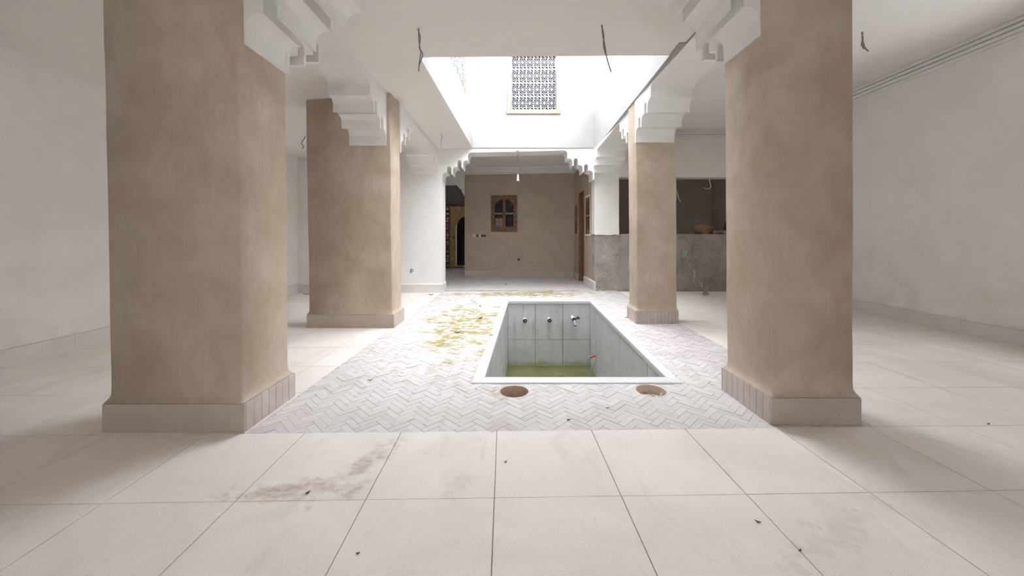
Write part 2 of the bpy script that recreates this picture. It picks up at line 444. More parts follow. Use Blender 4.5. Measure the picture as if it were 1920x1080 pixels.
cand.sort(key=lambda t: t[0])
for _, cx, cy, ang, ps, whole in cand[:300]:
    if whole:
        o = link('brick', full_b[0], None, court); o.location = (cx, cy, random.uniform(-.0015, .0012)); o.rotation_euler = (random.gauss(0, .008), random.gauss(0, .006), ang)
    else:
        bm = bmesh.new()
        for p in ps: slab_into(bm, p, -.012, random.uniform(-.0015, .001))
        link('brick', bm_mesh('brick', bm), 'brick', court)
V, Fc, tint = [], [], []
for _, cx, cy, ang, ps, whole in cand[300:]:
    t = random.random(); z = random.uniform(-.0025, .002); gx, gy = random.gauss(0, .012), random.gauss(0, .012)
    for p in ps:
        n = len(p); b0 = len(V)
        sgn = sum(p[i][0]*p[(i+1) % n][1]-p[(i+1) % n][0]*p[i][1] for i in range(n))
        if sgn < 0: p = p[::-1]
        V += [(x, y, -.012) for x, y in p]+[(x, y, z+gx*(x-cx)+gy*(y-cy)) for x, y in p]
        Fc.append([b0+n+i for i in range(n)]); tint.append(t)
        for i in range(n): Fc.append([b0+i, b0+(i+1) % n, b0+n+(i+1) % n, b0+n+i]); tint.append(t)
me = bpy.data.meshes.new('distant_bricks'); me.from_pydata(V, [], Fc); me.validate()
at = me.attributes.new('tint', 'FLOAT', 'FACE')
for i in range(min(len(at.data), len(tint))): at.data[i].value = tint[i]
tag(link('distant_bricks', me, 'brick_far', court), kind='stuff')
# floor of the room behind the court
bm = bmesh.new(); slab_into(bm, rect(-3.3, 2.5, 8.13, 15.0), -.2, -.0125); slab_into(bm, rect(-1.56, 1.9, 8.13, 8.5), -.1, -.0126)
slab_into(bm, rect(-3.3, 2.5, 8.42, 15.0), -.0125, -.004)
me = bm_mesh('floor_rear', bm)
tag(link('floor_rear', me, 'brick'), 'dusty pale paving of the room behind the arch', kind='structure')

# ------------------------------------------------------------------ walls and ceilings
def struct(o, label): return tag(o, label, kind='structure')
struct(wall_grid('wall_left', (XL, 8.6), (XL, -3), -.3, 0, 3.4, [], 'plaster'), 'long white plaster wall on the left side')
struct(wall_grid('wall_right', (XR, -3), (XR, 8.9), -.3, 0, 4.0, [(6.25, 7.05, 1.3, 2.5)], 'plaster'), 'long white plaster wall on the right side')  # unseen opening added near the front, fill daylight for the left side
struct(wall_grid('wall_front', (XL-.3, -3.3), (XR+.3, -3.3), .3, 0, 4.0, [(4.5, 5.7, 1.0, 2.1)], 'plaster'), 'plaster wall behind the viewer with an added daylight opening')  # opening added out of view as fill daylight on the pillar fronts
struct(wall_grid('wall_back_left', (XL, YB), (-1.552, YB), .46, 0, 3.5, [], 'plaster_arch'), 'white plaster end wall of the left aisle')
# right end wall: plaster above, hatch opening, stripped cement below
HX0, HX1, HZ0, HZ1, YR = 2.43, 5.4, 1.30, 2.585, 8.36
struct(wall_grid('wall_back_right', (1.87, YR), (XR, YR), .30, 1.29, 4.0, [(HX0-1.87, HX1-1.87, 1.0, HZ1)], 'plaster'), 'white upper end wall of the right aisle with a hatch opening')
bm = bmesh.new(); nx, nz = 110, 40; grid = {}
for i in range(nx+1):
    for j in range(nz+1):
        x = 1.885+(XR-1.885)*i/nx; z = 1.295*j/nz
        y = YR+.012-.022*mnoise.noise((x*3, z*3, 1))-.016*mnoise.noise((x*9, z*9, 4))-.012*mnoise.noise((x*22, z*22, 7))-.03*max(0, .18-z)
        zz = z+(.012*mnoise.noise((x*12, 3, 2)) if j == nz else 0)
        grid[i, j] = bm.verts.new((x, y, zz))
for i in range(nx):
    for j in range(nz): bm.faces.new((grid[i, j], grid[i+1, j], grid[i+1, j+1], grid[i, j+1]))
top = [(bm.verts.new((grid[i, nz].co.x, YR+.32, 1.295)), bm.verts.new((grid[i, nz].co.x, YR+.32, 0))) for i in range(nx+1)]
for i in range(nx):
    bm.faces.new((grid[i, nz], grid[i+1, nz], top[i+1][0], top[i][0])); bm.faces.new((top[i][0], top[i+1][0], top[i+1][1], top[i][1]))
bm.faces.new([grid[0, j] for j in range(nz+1)]+[top[0][0], top[0][1]]); bm.faces.new([grid[nx, j] for j in range(nz+1)][::-1]+[top[nx][1], top[nx][0]])
struct(link('wall_cement', bm_mesh('wall_cement', bm, 60), 'cement'), 'stripped rough grey cement half wall under the hatch')
# torn lower edge of the white plaster left of the hatch
pl = [(1.872, 1.42), (1.872, 1.285)]+[(1.872+.56*i/14, 1.275+.03*mnoise.noise((i*1.7, 0, 3))) for i in range(1, 15)]+[(2.43, 1.42)]
prism('torn_plaster_edge', pl, YR-.018, YR+.01, 'xz', 'plaster', bpy.data.objects['wall_back_right'])
# faint blocked-up vent outline
vo_ = bpy.data.objects['wall_back_right']
for x0, x1, z0, z1 in ((3.93, 4.38, 2.94, 2.952), (3.93, 3.942, 2.94, 3.1), (4.368, 4.38, 2.94, 3.1)): box('patch_edge', x0, x1, YR-.004, YR, z0, z1, 'plaster', vo_)
# store room behind the hatch
M['store'] = plaster('store_render', (.56, .49, .44), (.64, .57, .52), sc=1.5)
sr = struct(wall_grid('wall_store', (2.1, 10.4), (XR, 10.4), .2, 0, 3.6, [], 'store'), 'dim brown wall of the store room seen through the hatch')
wall_grid('side_wall', (2.2, YR+.3), (2.2, 10.4), -.1, 0, 3.6, [], 'store', sr)
wall_grid('side_wall', (XR, 10.4), (XR, YR+.3), -.1, 0, 3.6, [], 'store', sr)
box('ceiling_slab', 2.0, XR, YR+.3, 10.5, 3.0, 3.15, 'store', sr)
box('floor_slab', 2.0, XR, YR+.3, 10.5, -.1, 0, 'store', sr)

# ceilings
def ceil_piece(name, poly, z0, z1, parent=None, mat='ceiling'): return prism(name, poly, z0, z1, 'xy', mat, parent)
NL, NR, FR, FL = (-1.0, 4.01), (1.69, 3.965), (1.83, YB), (-.862, YB)
ce = struct(ceil_piece('ceiling', [(-1.70, 2.79), (1.75, 2.915), (1.75, 3.965), (1.69, 3.965), (-1.0, 4.01), (-.862, YB), (-1.63, YB), (-1.63, 5.2), (-1.70, 5.2)], CEIL, 3.42), 'flat white ceiling around the light well opening')
fr = struct(ceil_piece('ceiling_front', [(XL, -3.0), (XR, -3.0), (XR, 2.30), (1.75, 2.30), (1.75, 2.495), (-1.72, 2.37), (XL, 2.37)], 3.2, 3.45), 'white ceiling of the front bay')
me = pts_mesh('ceiling_left', [(XL, 2.4, 2.985), (-2.20, 2.4, 3.115), (-2.20, YB, 3.115), (XL, YB, 2.985), (XL, 2.4, 3.4), (-2.20, 2.4, 3.4), (-2.20, YB, 3.4), (XL, YB, 3.4)],
              [(0, 1, 2, 3), (4, 5, 6, 7), (0, 1, 5, 4), (1, 2, 6, 5), (2, 3, 7, 6), (3, 0, 4, 7)])
struct(link('ceiling_left', me, 'ceiling'), 'low white ceiling of the left aisle')
struct(ceil_piece('ceiling_right', rect(2.30, XR, 2.38, YR), 3.68, 3.9), 'white ceiling of the right aisle')
struct(box('wall_spandrel_right', 1.935, 2.30, 2.38, YR, 3.17, 3.9, 'plaster'), 'plaster spandrel above the right arcade')
struct(box('wall_bulkhead', 1.8, XR, 2.3, 2.38, 3.15, 3.9, 'plaster'), 'plaster bulkhead above the front of the right aisle')
# light well walls
WT = 6.86
WX0, WX1, WZ0, WZ1 = -.075, 1.025, 3.96, 5.32       # opening of the grille window
struct(wall_grid('wall_well_back', (-1.35, YB-.02), (2.2, YB-.02),   .48, CEIL+.01, 5.42, [(WX0+1.35, WX1+1.35, WZ0, WZ1)], 'plaster_well'), 'bright white back wall of the light well')  # top out of view kept low so more sky light reaches the front floor
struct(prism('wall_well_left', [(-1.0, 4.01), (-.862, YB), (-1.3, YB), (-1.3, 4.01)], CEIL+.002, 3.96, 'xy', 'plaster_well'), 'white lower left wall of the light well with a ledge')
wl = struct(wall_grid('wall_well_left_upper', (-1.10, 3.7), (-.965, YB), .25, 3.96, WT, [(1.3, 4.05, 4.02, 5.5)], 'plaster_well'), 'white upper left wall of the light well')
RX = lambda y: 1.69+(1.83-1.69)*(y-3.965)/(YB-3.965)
struct(wall_grid('wall_well_right', (RX(3.7), 3.7), (RX(YB+.1), YB+.1), -.28, CEIL-.012, 5.25, [(-1, 2.0, 4.35, 6)], 'plaster_well'), 'white right wall of the light well')  # near part cut down out of view to let in more sky light
struct(prism('wall_well_front', [(-1.35, 4.02), (1.66, 3.97), (1.66, 3.72), (-1.35, 3.72)], CEIL+.004, 12.5, 'xy', 'plaster_well'), 'front wall of the light well above the ceiling edge')  # unseen height raised to keep sky light off the back wall
# roof over the surrounding rooms
rf = struct(box('roof', XL-.3, -1.36, -3.3, 15, 3.95, 4.1, 'plaster'), 'flat roof slab over the aisles')
box('roof_slab', 2.16, XR+.3, -3.3, 15, 3.95, 4.1, 'plaster', rf)
box('roof_slab', -1.36, 2.16, -3.3, 3.72, 3.95, 4.1, 'plaster', rf)
box('roof_slab', -1.36, 2.16, 8.6, 15, 3.95, 4.1, 'plaster', rf)

# rear room
RL, RR = (-1.47, 11.42), (1.885, 11.10)
rdir = (Vector(RR)-Vector(RL)).normalized()
def rear(u): # distance along rear wall for pixel column u
    k = (u-CU)/F   # x = k*y
    # RL + t*rdir ; x-k*y=0
    return -(RL[0]-k*RL[1])/(rdir.x-k*rdir.y)
def rear_z(u, v):
    t = rear(u); y = RL[1]+t*rdir.y; return H+(CV-v)*y/F
RLn = (Vector(RR)-Vector(RL)).length
w3 = (rear(920.5), rear(970), rear_z(945, 435), rear_z(945, 366))
struct(wall_grid('wall_rear', RL, (Vector(RR)+rdir*.3)[:], .3, 0, 3.6, [w3], 'tadelakt_rear'), 'beige polished plaster wall at the far end behind the arch')
def rwx(y): return 1.893-(y-8.36)*.003
struct(wall_grid('wall_rear_right', (1.893, YR+.07), (1.885, 11.3), -.3, 0, 3.6, [(y0-YR-.07, y1-YR-.07, z0, z1) for y0, y1, z0, z1 in ((9.64, 10.40, 0, 2.47), (8.92, 9.46, 1.30, 2.22), (10.66, 11.0, 1.32, 2.16))], 'tadelakt_rear'), 'beige plaster side wall of the rear room with a door and two windows')
struct(ceil_piece('ceiling_rear', rect(-3.2, 2.3, 8.5, 15), 3.36, 3.6), 'shaded ceiling of the rear room')
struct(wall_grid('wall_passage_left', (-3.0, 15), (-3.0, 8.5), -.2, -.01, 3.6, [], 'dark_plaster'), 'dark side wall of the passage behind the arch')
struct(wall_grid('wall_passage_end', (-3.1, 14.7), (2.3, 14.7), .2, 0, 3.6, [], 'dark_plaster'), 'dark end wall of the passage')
struct(wall_grid('wall_passage_right', (.2, 11.6), (.2, 14.7), -.2, 0, 3.6, [(1.2, 1.75, 1.0, 2.1)], 'dark_plaster'), 'dark inner wall of the passage')  # unseen opening added to throw daylight on the passage door

# ------------------------------------------------------------------ scalloped arches
def arc(cx, cz, r, a0, a1, n=7):
    return [(cx+r*math.cos(math.radians(a0+(a1-a0)*i/n)), cz+r*math.sin(math.radians(a0+(a1-a0)*i/n))) for i in range(n+1)]
PROF = ([(.012, 0), (.012, .11)]+arc(.095, .115, .083, 180, 90)+[(.118, .198)]+arc(.163, .29, .045, 180, 0, 8)
        + [(.208, .17), (.236, .163), (.238, .24)]+arc(.318, .24, .08, 180, 90)+[(.344, .32)]+arc(.389, .425, .045, 180, 0, 8)
        + [(.434, .305), (.462, .298), (.465, .385)]+arc(.545, .385, .08, 180, 90)+[(.576, .465)]+arc(.656, .56, .08, 180, 90))
RISE = .64; OEND = PROF[-1][0]
def arch(name, label, plane, s0, s1, b0, b1, zl, zr, top, notch=False, mat='plaster_arch', corb=(True, True), top_rise=RISE):
    k = top_rise/RISE
    e = empty(name, {'xz': ((s0+s1)/2, (b0+b1)/2, 0), 'yz': ((b0+b1)/2, (s0+s1)/2, 0)}[plane]); tag(e, label, 'arch')
    inv = Matrix.Translation(-e.location)
    def add(nm, poly, smooth=40):
        o = prism(nm, poly, b0, b1, plane, mat, None, smooth); o.data.transform(inv); o.parent = e
    sa_, sb_ = s0, s1
    if corb[0]:
        add('corbel', [(s0-.02, top), (s0-.02, zl)]+[(s0+o, zl+z*k) for o, z in PROF]+[(s0+OEND, top)]); sa_ = s0+OEND
    if corb[1]:
        add('corbel', [(s1+.02, top), (s1+.02, zr)]+[(s1-o, zr+z*k) for o, z in PROF]+[(s1-OEND, top)]); sb_ = s1-OEND
    z0, z1 = zl+top_rise, zr+top_rise; mid = (sa_+sb_)/2; zm = (z0+z1)/2
    low = [(sa_, z0)]+([(mid-.05, zm-.004), (mid-.02, zm+.008), (mid, zm+.035), (mid+.02, zm+.008), (mid+.05, zm-.004)] if notch else [])+[(sb_, z1)]
    add('beam', low+[(sb_, top), (sa_, top)])
    return e
fa = arch('scalloped_arch', 'white scalloped arch crossing overhead between the two nearest pillars', 'xz', -1.725, 1.69, 2.37, 2.79, 2.465, 2.59, 3.3)
for ch in fa.children:                                   # the beam runs slightly askew from pillar to pillar
    for v in ch.data.vertices: v.co.y += (v.co.x+1.7)*.0375
arch('scalloped_arch', 'white stepped arch from the nearest left pillar to the left pillar behind', 'yz', 2.80, 4.985, -2.20, -1.70, 2.46, 2.46, 3.30, top_rise=.635)
arch('scalloped_arch', 'white stepped arch from the farther left pillar to the end wall', 'yz', 5.40, YB+.01, -2.20, -1.63, 2.46, 2.46, 3.30, top_rise=.635)
arch('scalloped_arch', 'white stepped arch from the nearest right pillar to the right pillar behind', 'yz', 2.93, 5.225, 1.75, 2.30, 2.565, 2.565, 3.166, top_rise=.585)
arch('scalloped_arch', 'white stepped arch between the farther right pillar and the wall with the hatch', 'yz', 5.58, YR+.01, 1.80, 2.42, 2.555, 2.50, 3.166, top_rise=.585)
arch('scalloped_arch', 'wide white scalloped arch at the end of the court before the beige room', 'xz', -1.552, 1.80, YB+.005, YB+.46, 2.455, 2.50, 3.186, notch=True)
ra = empty('passage_arch', (-2.2, 11.5, 0)); tag(ra, 'small white corbelled arch over the dark passage beside the beige wall', 'arch')
def ra_piece(nm, poly): prism(nm, [(x+2.2, z) for x, z in poly], -.08, .2, 'xz', 'plaster_arch', ra, 40)
ra_piece('corbel', [(-1.475, 2.52), (-1.51, 2.52), (-1.515, 2.58), (-1.55, 2.60)]+arc(-1.68, 2.62, .13, 0, 75, 6)+[(-1.665, 2.79), (-1.69, 2.80), (-1.72, 2.87), (-1.72, 3.36), (-1.475, 3.36)])
ra_piece('beam', [(-1.72, 2.87), (-3.0, 2.87), (-3.0, 3.36), (-1.72, 3.36)])

# ------------------------------------------------------------------ pillars
PH = .18
def shaft(x0, x1, y0, y1, ztop, lean, parent, seed, mat='tadelakt'):
    """softly uneven plaster shaft with chamfered arrises and a flared foot; lean = (left top dx, right top dx)"""
    zs = [PH, PH+.010, PH+.024, PH+.042, PH+.09]+[PH+.09+(ztop-PH-.09)*i/26 for i in range(1, 27)]
    fl = {0: .026, 1: .017, 2: .008, 3: .002}; c = .012
    bm = bmesh.new(); rings = []
    for i, z in enumerate(zs):
        f = fl.get(i, 0); t = (z-PH)/(ztop-PH)
        w = lambda k: .006*mnoise.noise((seed*3.1+k*7, z*1.7, k))+.002*mnoise.noise((seed+k, z*6, 2))
        a0 = x0-f+lean[0]*t+w(0); a1 = x1+f+lean[1]*t+w(1); c0 = y0-f+w(2); c1 = y1+f+w(3)
        rings.append([bm.verts.new((x, y, z)) for x, y in ((a0+c, c0), (a1-c, c0), (a1, c0+c), (a1, c1-c), (a1-c, c1), (a0+c, c1), (a0, c1-c), (a0, c0+c))])
    for a, b in zip(rings, rings[1:]):
        for k in range(8): bm.faces.new((a[k], a[(k+1) % 8], b[(k+1) % 8], b[k]))
    bm.faces.new(rings[0][::-1]); bm.faces.new(rings[-1])
    return link('shaft', bm_mesh('shaft', bm, 50), mat, parent)
def pillar(label, px0, px1, py0, py1, sx0, sx1, sy0, sy1, ztop, lean, seed, front, inner, inner_side):
    e = empty('pillar', ((px0+px1)/2, (py0+py1)/2, 0)); tag(e, label, 'pillar', 'square plastered pillars of the arcade')
    ox, oy = e.location.x, e.location.y
    s = shaft(sx0-ox, sx1-ox, sy0-oy, sy1-oy, ztop, lean, e, seed)
    t = .012; X0, X1, Y0, Y1 = px0-ox, px1-ox, py0-oy, py1-oy
    core = box('plinth', X0+t, X1-t, Y0+t, Y1-t, 0, PH-.004, 'mortar', e)
    def strip(n, along, at, lo, hi, mat):
        for i in range(n):
            a = lo+(hi-lo)*i/n+.0012; b = lo+(hi-lo)*(i+1)/n-.0012
            nm = 'plinth_tile' if n > 2 else 'plinth_slab'
            d = random.uniform(-.0008, .0008) if n > 2 else 0
            if along == 'x': o = box(nm, a, b, min(at, at+t)+d, max(at, at+t)+d, 0, PH-.003, mat, core, .002)
            else: o = box(nm, min(at, at+t)+d, max(at, at+t)+d, a, b, 0, PH-.003, mat, core, .002)
    strip(front, 'x', Y0, X0, X1, 'terrazzo_base' if front < 3 else 'plinth_tile')
    strip(1, 'x', Y1-t, X0, X1, 'terrazzo_base')
    strip(inner if inner_side < 0 else 1, 'y', X0, Y0+t, Y1-t, 'plinth_tile' if inner_side < 0 and inner > 2 else 'terrazzo_base')
    strip(inner if inner_side > 0 else 1, 'y', X1-t, Y0+t, Y1-t, 'plinth_tile' if inner_side > 0 and inner > 2 else 'terrazzo_base')
    return e
pillar('widest beige plaster pillar nearest the camera on the left', -2.562, -1.668, 2.297, 2.835, -2.540, -1.705, 2.325, 2.812, 3.25, (-.062, -.030), 1, 1, 7, 1)
pillar('beige plaster pillar nearest the camera on the right', 1.680, 2.268, 2.385, 2.955, 1.706, 2.246, 2.415, 2.925, 3.7, (-.028, .0), 2, 1, 8, -1)
pillar('farther left beige pillar standing beside the herringbone court', -2.765, -1.588, 4.952, 5.43, -2.745, -1.622, 4.985, 5.40, 3.2, (-.055, -.03), 3, 1, 1, 1)
pillar('farther right beige pillar standing at the right of the pool', 1.748, 2.352, 5.19, 5.60, 1.775, 2.335, 5.22, 5.58, 3.75, (-.02, .0), 4, 12, 5, -1)

# skirting along the walls
def skirting(name, label, p0, p1, z=.175, t=.022, mat='terrazzo_white', pitch=.6):
    p0 = Vector(p0); p1 = Vector(p1); L = (p1-p0).length; d = (p1-p0)/L; nv = Vector((d.y, -d.x))*t
    e = empty(name, (p0.x, p0.y, 0)); struct(e, label); n = max(1, round(L/pitch))
    for i in range(n):
        a = d*(L*i/n+.001); b = d*(L*(i+1)/n-.001)
        pl = [a, b, b+nv, a+nv]
        prism('skirting_slab', [(q.x, q.y) for q in pl], 0, z, 'xy', mat, e)
        me = pts_mesh('skirting_cap', [(a.x, a.y, z+.004), (b.x, b.y, z+.004), (b.x+nv.x*.9, b.y+nv.y*.9, z+.004), (a.x+nv.x*.9, a.y+nv.y*.9, z+.004),
                                       (a.x, a.y, z+.03), (b.x, b.y, z+.03)], [(0, 1, 2, 3), (3, 2, 5, 4), (0, 3, 4), (1, 5, 2), (0, 4, 5, 1)])
        if mat == 'terrazzo_white': link('skirting_cap', me, 'plaster', e)
    return e
# (nv points to the right of p0 -> p1, i.e. into the room)
skirting('baseboard_left', 'terrazzo skirting along the left wall', (XL, .4), (XL, YB))
skirting('baseboard_right', 'terrazzo skirting along the right wall', (XR, YR), (XR, .4))
skirting('baseboard_back_left', 'white skirting on the end wall of the left aisle', (XL, YB), (-1.53, YB))
skirting('baseboard_jamb', 'white skirting on the left jamb of the far arch', (-1.552, YB-.022), (-1.552, YB+.46))
skirting('baseboard_rear', 'beige terrazzo skirting under the far beige wall', RL, RR, .19, .03, 'terrazzo_base')
skirting('baseboard_rear_right', 'skirting below the small window of the rear side wall', (rwx(9.60), 9.60), (rwx(8.33), 8.33), .19, .03, 'terrazzo_white')
skirting('baseboard_rear_corner', 'short skirting beyond the wooden doorway', (rwx(11.1), 11.1), (rwx(10.44), 10.44), .19, .03, 'terrazzo_base')

# mouldings
def molding(name, label, plane, at, a0, a1, z0, z1, out, steps=4):
    e = empty(name, (0, 0, 0)); struct(e, label)
    for i in range(steps):
        za = z0+(z1-z0)*i/steps; zb = z0+(z1-z0)*(i+1)/steps; d = out*(i+1)/steps
        if plane == 'y': box('moulding_strip', a0, a1, at-d, at, za+.012, zb, 'plaster_arch', e)
        else: box('moulding_strip', at-d, at, a0, a1, za+.012, zb, 'plaster_arch', e)
molding('trim_1', 'stepped plaster cornice along the right wall', 'x', XR, 2.4, YR, 3.47, 3.675, .07)
molding('trim_2', 'stepped plaster cornice over the hatch wall', 'y', YR, 2.45, XR-.07, 3.41, 3.58, .05)
e = empty('trim_3', (RL[0], RL[1], 0)); struct(e, 'white cornice along the top of the far beige wall')
e.rotation_euler = (0, 0, math.atan2(rdir.y, rdir.x))
for i, (za, zb, d) in enumerate(((3.16, 3.20, .03), (3.205, 3.29, .055), (3.295, 3.36, .085))): box('moulding_strip', -.02, RLn+.05, -d, 0, za, zb, 'plaster_arch', e)
e = empty('trim_4', (0, 0, 0)); struct(e, 'white cornice along the top of the rear side wall')
for i, (za, zb, d) in enumerate(((3.16, 3.20, .03), (3.205, 3.29, .055), (3.295, 3.36, .085))): box('moulding_strip', 1.886-d, 1.89, 8.6, 11.05, za, zb, 'plaster_arch', e)
# ------------------------------------------------------------------ pool
pool = empty('plunge_pool', (.6, 5.0, 0)); tag(pool, 'sunken rectangular pool lined with grey slabs and edged with white stone', 'pool')
pinv = Matrix.Translation(-pool.location)
def pchild(o): o.data.transform(pinv); o.parent = pool; return o
PD = -1.50
CZ = .012
# coping stones: mitred strips
for i in range(4):
    o0, o1, i0, i1 = POOL_O[i], POOL_O[(i+1) % 4], POOL_I[i], POOL_I[(i+1) % 4]
    n = 1 if i in (0, 2) else 2
    for k in range(n):
        L = lambda a, b, t: (a[0]+(b[0]-a[0])*t, a[1]+(b[1]-a[1])*t)
        ta, tb = k/n+(.0005 if k else 0), (k+1)/n-(.0005 if k < n-1 else 0)
        q = [L(o0, o1, ta), L(o0, o1, tb), L(i0, i1, tb), L(i0, i1, ta)]
        bm = bmesh.new(); slab_into(bm, q, -.04, CZ); bevel_all(bm, .004)
        pchild(link('coping', bm_mesh('coping', bm), 'coping'))
# lining slabs
def lining(p0, p1, cols, out):
    p0 = Vector(p0); p1 = Vector(p1); d = p1-p0; nv = Vector(out)*.02
    for i in range(cols):
        for za, zb in ((-.04, -.717), (-.723, PD)):
            a = p0+d*(i/cols)+d.normalized()*.0035; b = p0+d*((i+1)/cols)-d.normalized()*.0035
            w = random.uniform(-.0015, .0015); wv = Vector(out)*w
            q = [(a+wv)[:], (b+wv)[:], (b+nv)[:], (a+nv)[:]]
            pchild(prism('lining_slab', q, zb, za, 'xy', 'marble'))
g2 = .012
I = [(POOL_I[0][0]-g2, POOL_I[0][1]-g2), (POOL_I[1][0]+g2, POOL_I[1][1]-g2), (POOL_I[2][0]+g2, POOL_I[2][1]+g2), (POOL_I[3][0]-g2, POOL_I[3][1]+g2)]
lining(I[3], I[2], 3, (0, 1)); lining(I[0], I[1], 3, (0, -1)); lining(I[0], I[3], 7, (-1, 0)); lining(I[1], I[2], 7, (1, 0))
bm = bmesh.new(); E = grow(I, .06)
for i in range(4):
    a, b, c_, d_ = I[i], I[(i+1) % 4], E[(i+1) % 4], E[i]
    A2 = grow(I, .021); slab_into(bm, [A2[i], A2[(i+1) % 4], c_, d_], PD-.1, -.041)
pchild(link('shell', bm_mesh('shell', bm), 'dark_cavity'))
bm = bmesh.new(); slab_into(bm, grow(I, .02), PD-.1, PD); pchild(link('pool_floor', bm_mesh('pool_floor', bm), 'algae'))
bm = bmesh.new(); slab_into(bm, grow(I, -.002), PD+.002, -1.225)
tag(link('pool_water', bm_mesh('pool_water', bm), 'water'), 'shallow murky olive green water at the bottom of the pool', 'water', kind='stuff')

def spout(label, x, z):
    y = 6.98; e = empty('pipe_spout', (x, y, z)); tag(e, label, 'pipe')
    bm = bmesh.new()
    for r0, r1, ya, yb in ((.024, .033, .002, -.12),):
        n = 16; R = []
        for rr, yy in ((.033, ya), (.033, yb), (.024, yb), (.024, yb+.05)): R.append([bm.verts.new((rr*math.cos(2*PI*k/n), yy, rr*math.sin(2*PI*k/n))) for k in range(n)])
        for a, b in zip(R, R[1:]):
            for k in range(n): bm.faces.new((a[k], a[(k+1) % n], b[(k+1) % n], b[k]))
        bm.faces.new(R[-1])
    link('pipe', bm_mesh('pipe', bm, 50), 'pvc', e)
    bm = bmesh.new(); ring_into(bm, (0, -.121, 0), .029, .016, .014, n=16); link('rubber_ring', bm_mesh('rubber_ring', bm), 'rubber', e)
    bm = bmesh.new(); tube_into(bm, [(-.004, -.10, .002), (.008, -.13, -.006)], .012, 8); link('stopper', bm_mesh('stopper', bm, 50), 'pvc', e)
spout('white pipe stub with black ring, left one on the pool end slabs', .243, -.335)
spout('white pipe stub with black ring, middle one on the pool end slabs', .700, -.33)
e = empty('water_tap', (1.135, 6.98, -.30)); tag(e, 'white tap with side handle on the end slabs of the pool', 'tap')
tube('pipe', [(0, .002, .01), (.02, -.13, -.012)], .031, 'pvc', e, 14)
bm = bmesh.new(); tube_into(bm, [(.018, -.115, -.01), (.023, -.155, -.018)], .036, 14); link('collar', bm_mesh('collar', bm, 50), 'rubber', e)
tube('nozzle', [(.022, -.14, -.02), (.03, -.16, -.075), (.032, -.162, -.115)], .02, 'pvc', e, 10, [.026, .022, .016])
tube('nozzle_ring', [(.032, -.162, -.108), (.033, -.163, -.125)], .02, 'rubber', e, 10)
tube('handle_stem', [(.022, -.14, -.012), (.085, -.165, .03)], .011, 'rubber', e, 8)
tube('handle', [(.07, -.15, .035), (.108, -.18, .022)], .02, 'rubber', e, 10)
e = empty('hose_loop', (1.44, 6.42, -.93)); tag(e, 'grey hose bent in a loop with red end on the right pool slabs', 'hose')
lp = [(-.075+.055*math.cos(a), -.02+.02*math.sin(a), .10*math.sin(a)-.03) for a in [math.radians(60+i*300/18) for i in range(19)]]
tube('hose', lp, .011, 'hose', e, 8)
tube('red_end', [(-.07, -.01, .06), (-.03, -.005, .075), (.025, 0, .085)], .016, 'red', e, 8)

# planter sleeves sunk in the paving
for i, (c, r) in enumerate(HOLES):
    e = empty('sunken_sleeve', (c[0], c[1], 0))
    tag(e, ('round clay-lined hole in the paving at the left front corner of the pool', 'round hole partly filled with white rubble at the right front of the pool')[i], 'hole')
    n = 28; bm = bmesh.new(); R = []
    for rr, z in ((r+.004, -.3), (r+.004, -.001), (r-.004, -.001), (r-.006, -.26), (0.001, -.26)): R.append([bm.verts.new((rr*math.cos(2*PI*k/n), rr*math.sin(2*PI*k/n), z)) for k in range(n)])
    for a, b in zip(R, R[1:]):
        for k in range(n): bm.faces.new((a[k], a[(k+1) % n], b[(k+1) % n], b[k]))
    link('clay_liner', bm_mesh('clay_liner', bm, 40), 'terracotta', e)
    if i == 1:
        bm = bmesh.new(); rn = []
        for rr in (0, .03, .06, .085, r-.005):
            rn.append([bm.verts.new((rr*math.cos(2*PI*k/n), rr*math.sin(2*PI*k/n), -.062-.25*rr*math.sin(2*PI*k/n)*.35+.012*mnoise.noise((rr*40, k*.8, 2)))) for k in range(n)])
        for a, b in zip(rn, rn[1:]):
            for k in range(n): bm.faces.new((a[k], a[(k+1) % n], b[(k+1) % n], b[k]))
        bmesh.ops.remove_doubles(bm, verts=bm.verts, dist=1e-4)
        link('rubble_fill', bm_mesh('rubble_fill', bm), 'chip', e)
def chunk(name, label, loc, s, mat, group=None, cat='rubble', seed=0):
    bm = bmesh.new(); bmesh.ops.create_icosphere(bm, subdivisions=2, radius=1)
    for v in bm.verts:
        k = 1+.35*mnoise.noise(v.co*1.6+Vector((seed, 0, 0))); v.co = Vector((v.co.x*s[0]*k, v.co.y*s[1]*k, v.co.z*s[2]*k))
    zmin = min(v.co.z for v in bm.verts)
    for v in bm.verts: v.co.z -= zmin
    o = link(name, bm_mesh(name, bm), mat); o.location = loc; return tag(o, label, cat, group)
hc = HOLES[1][0]
chunk('plaster_chip', 'white plaster chip in the rubble-filled hole, left one', (hc[0]+.01, hc[1]-.03, -.058), (.018, .014, .02), 'chip', seed=1)
chunk('plaster_chip', 'white plaster chip in the rubble-filled hole, right one', (hc[0]+.07, hc[1]-.045, -.052), (.016, .012, .028), 'chip', seed=2)

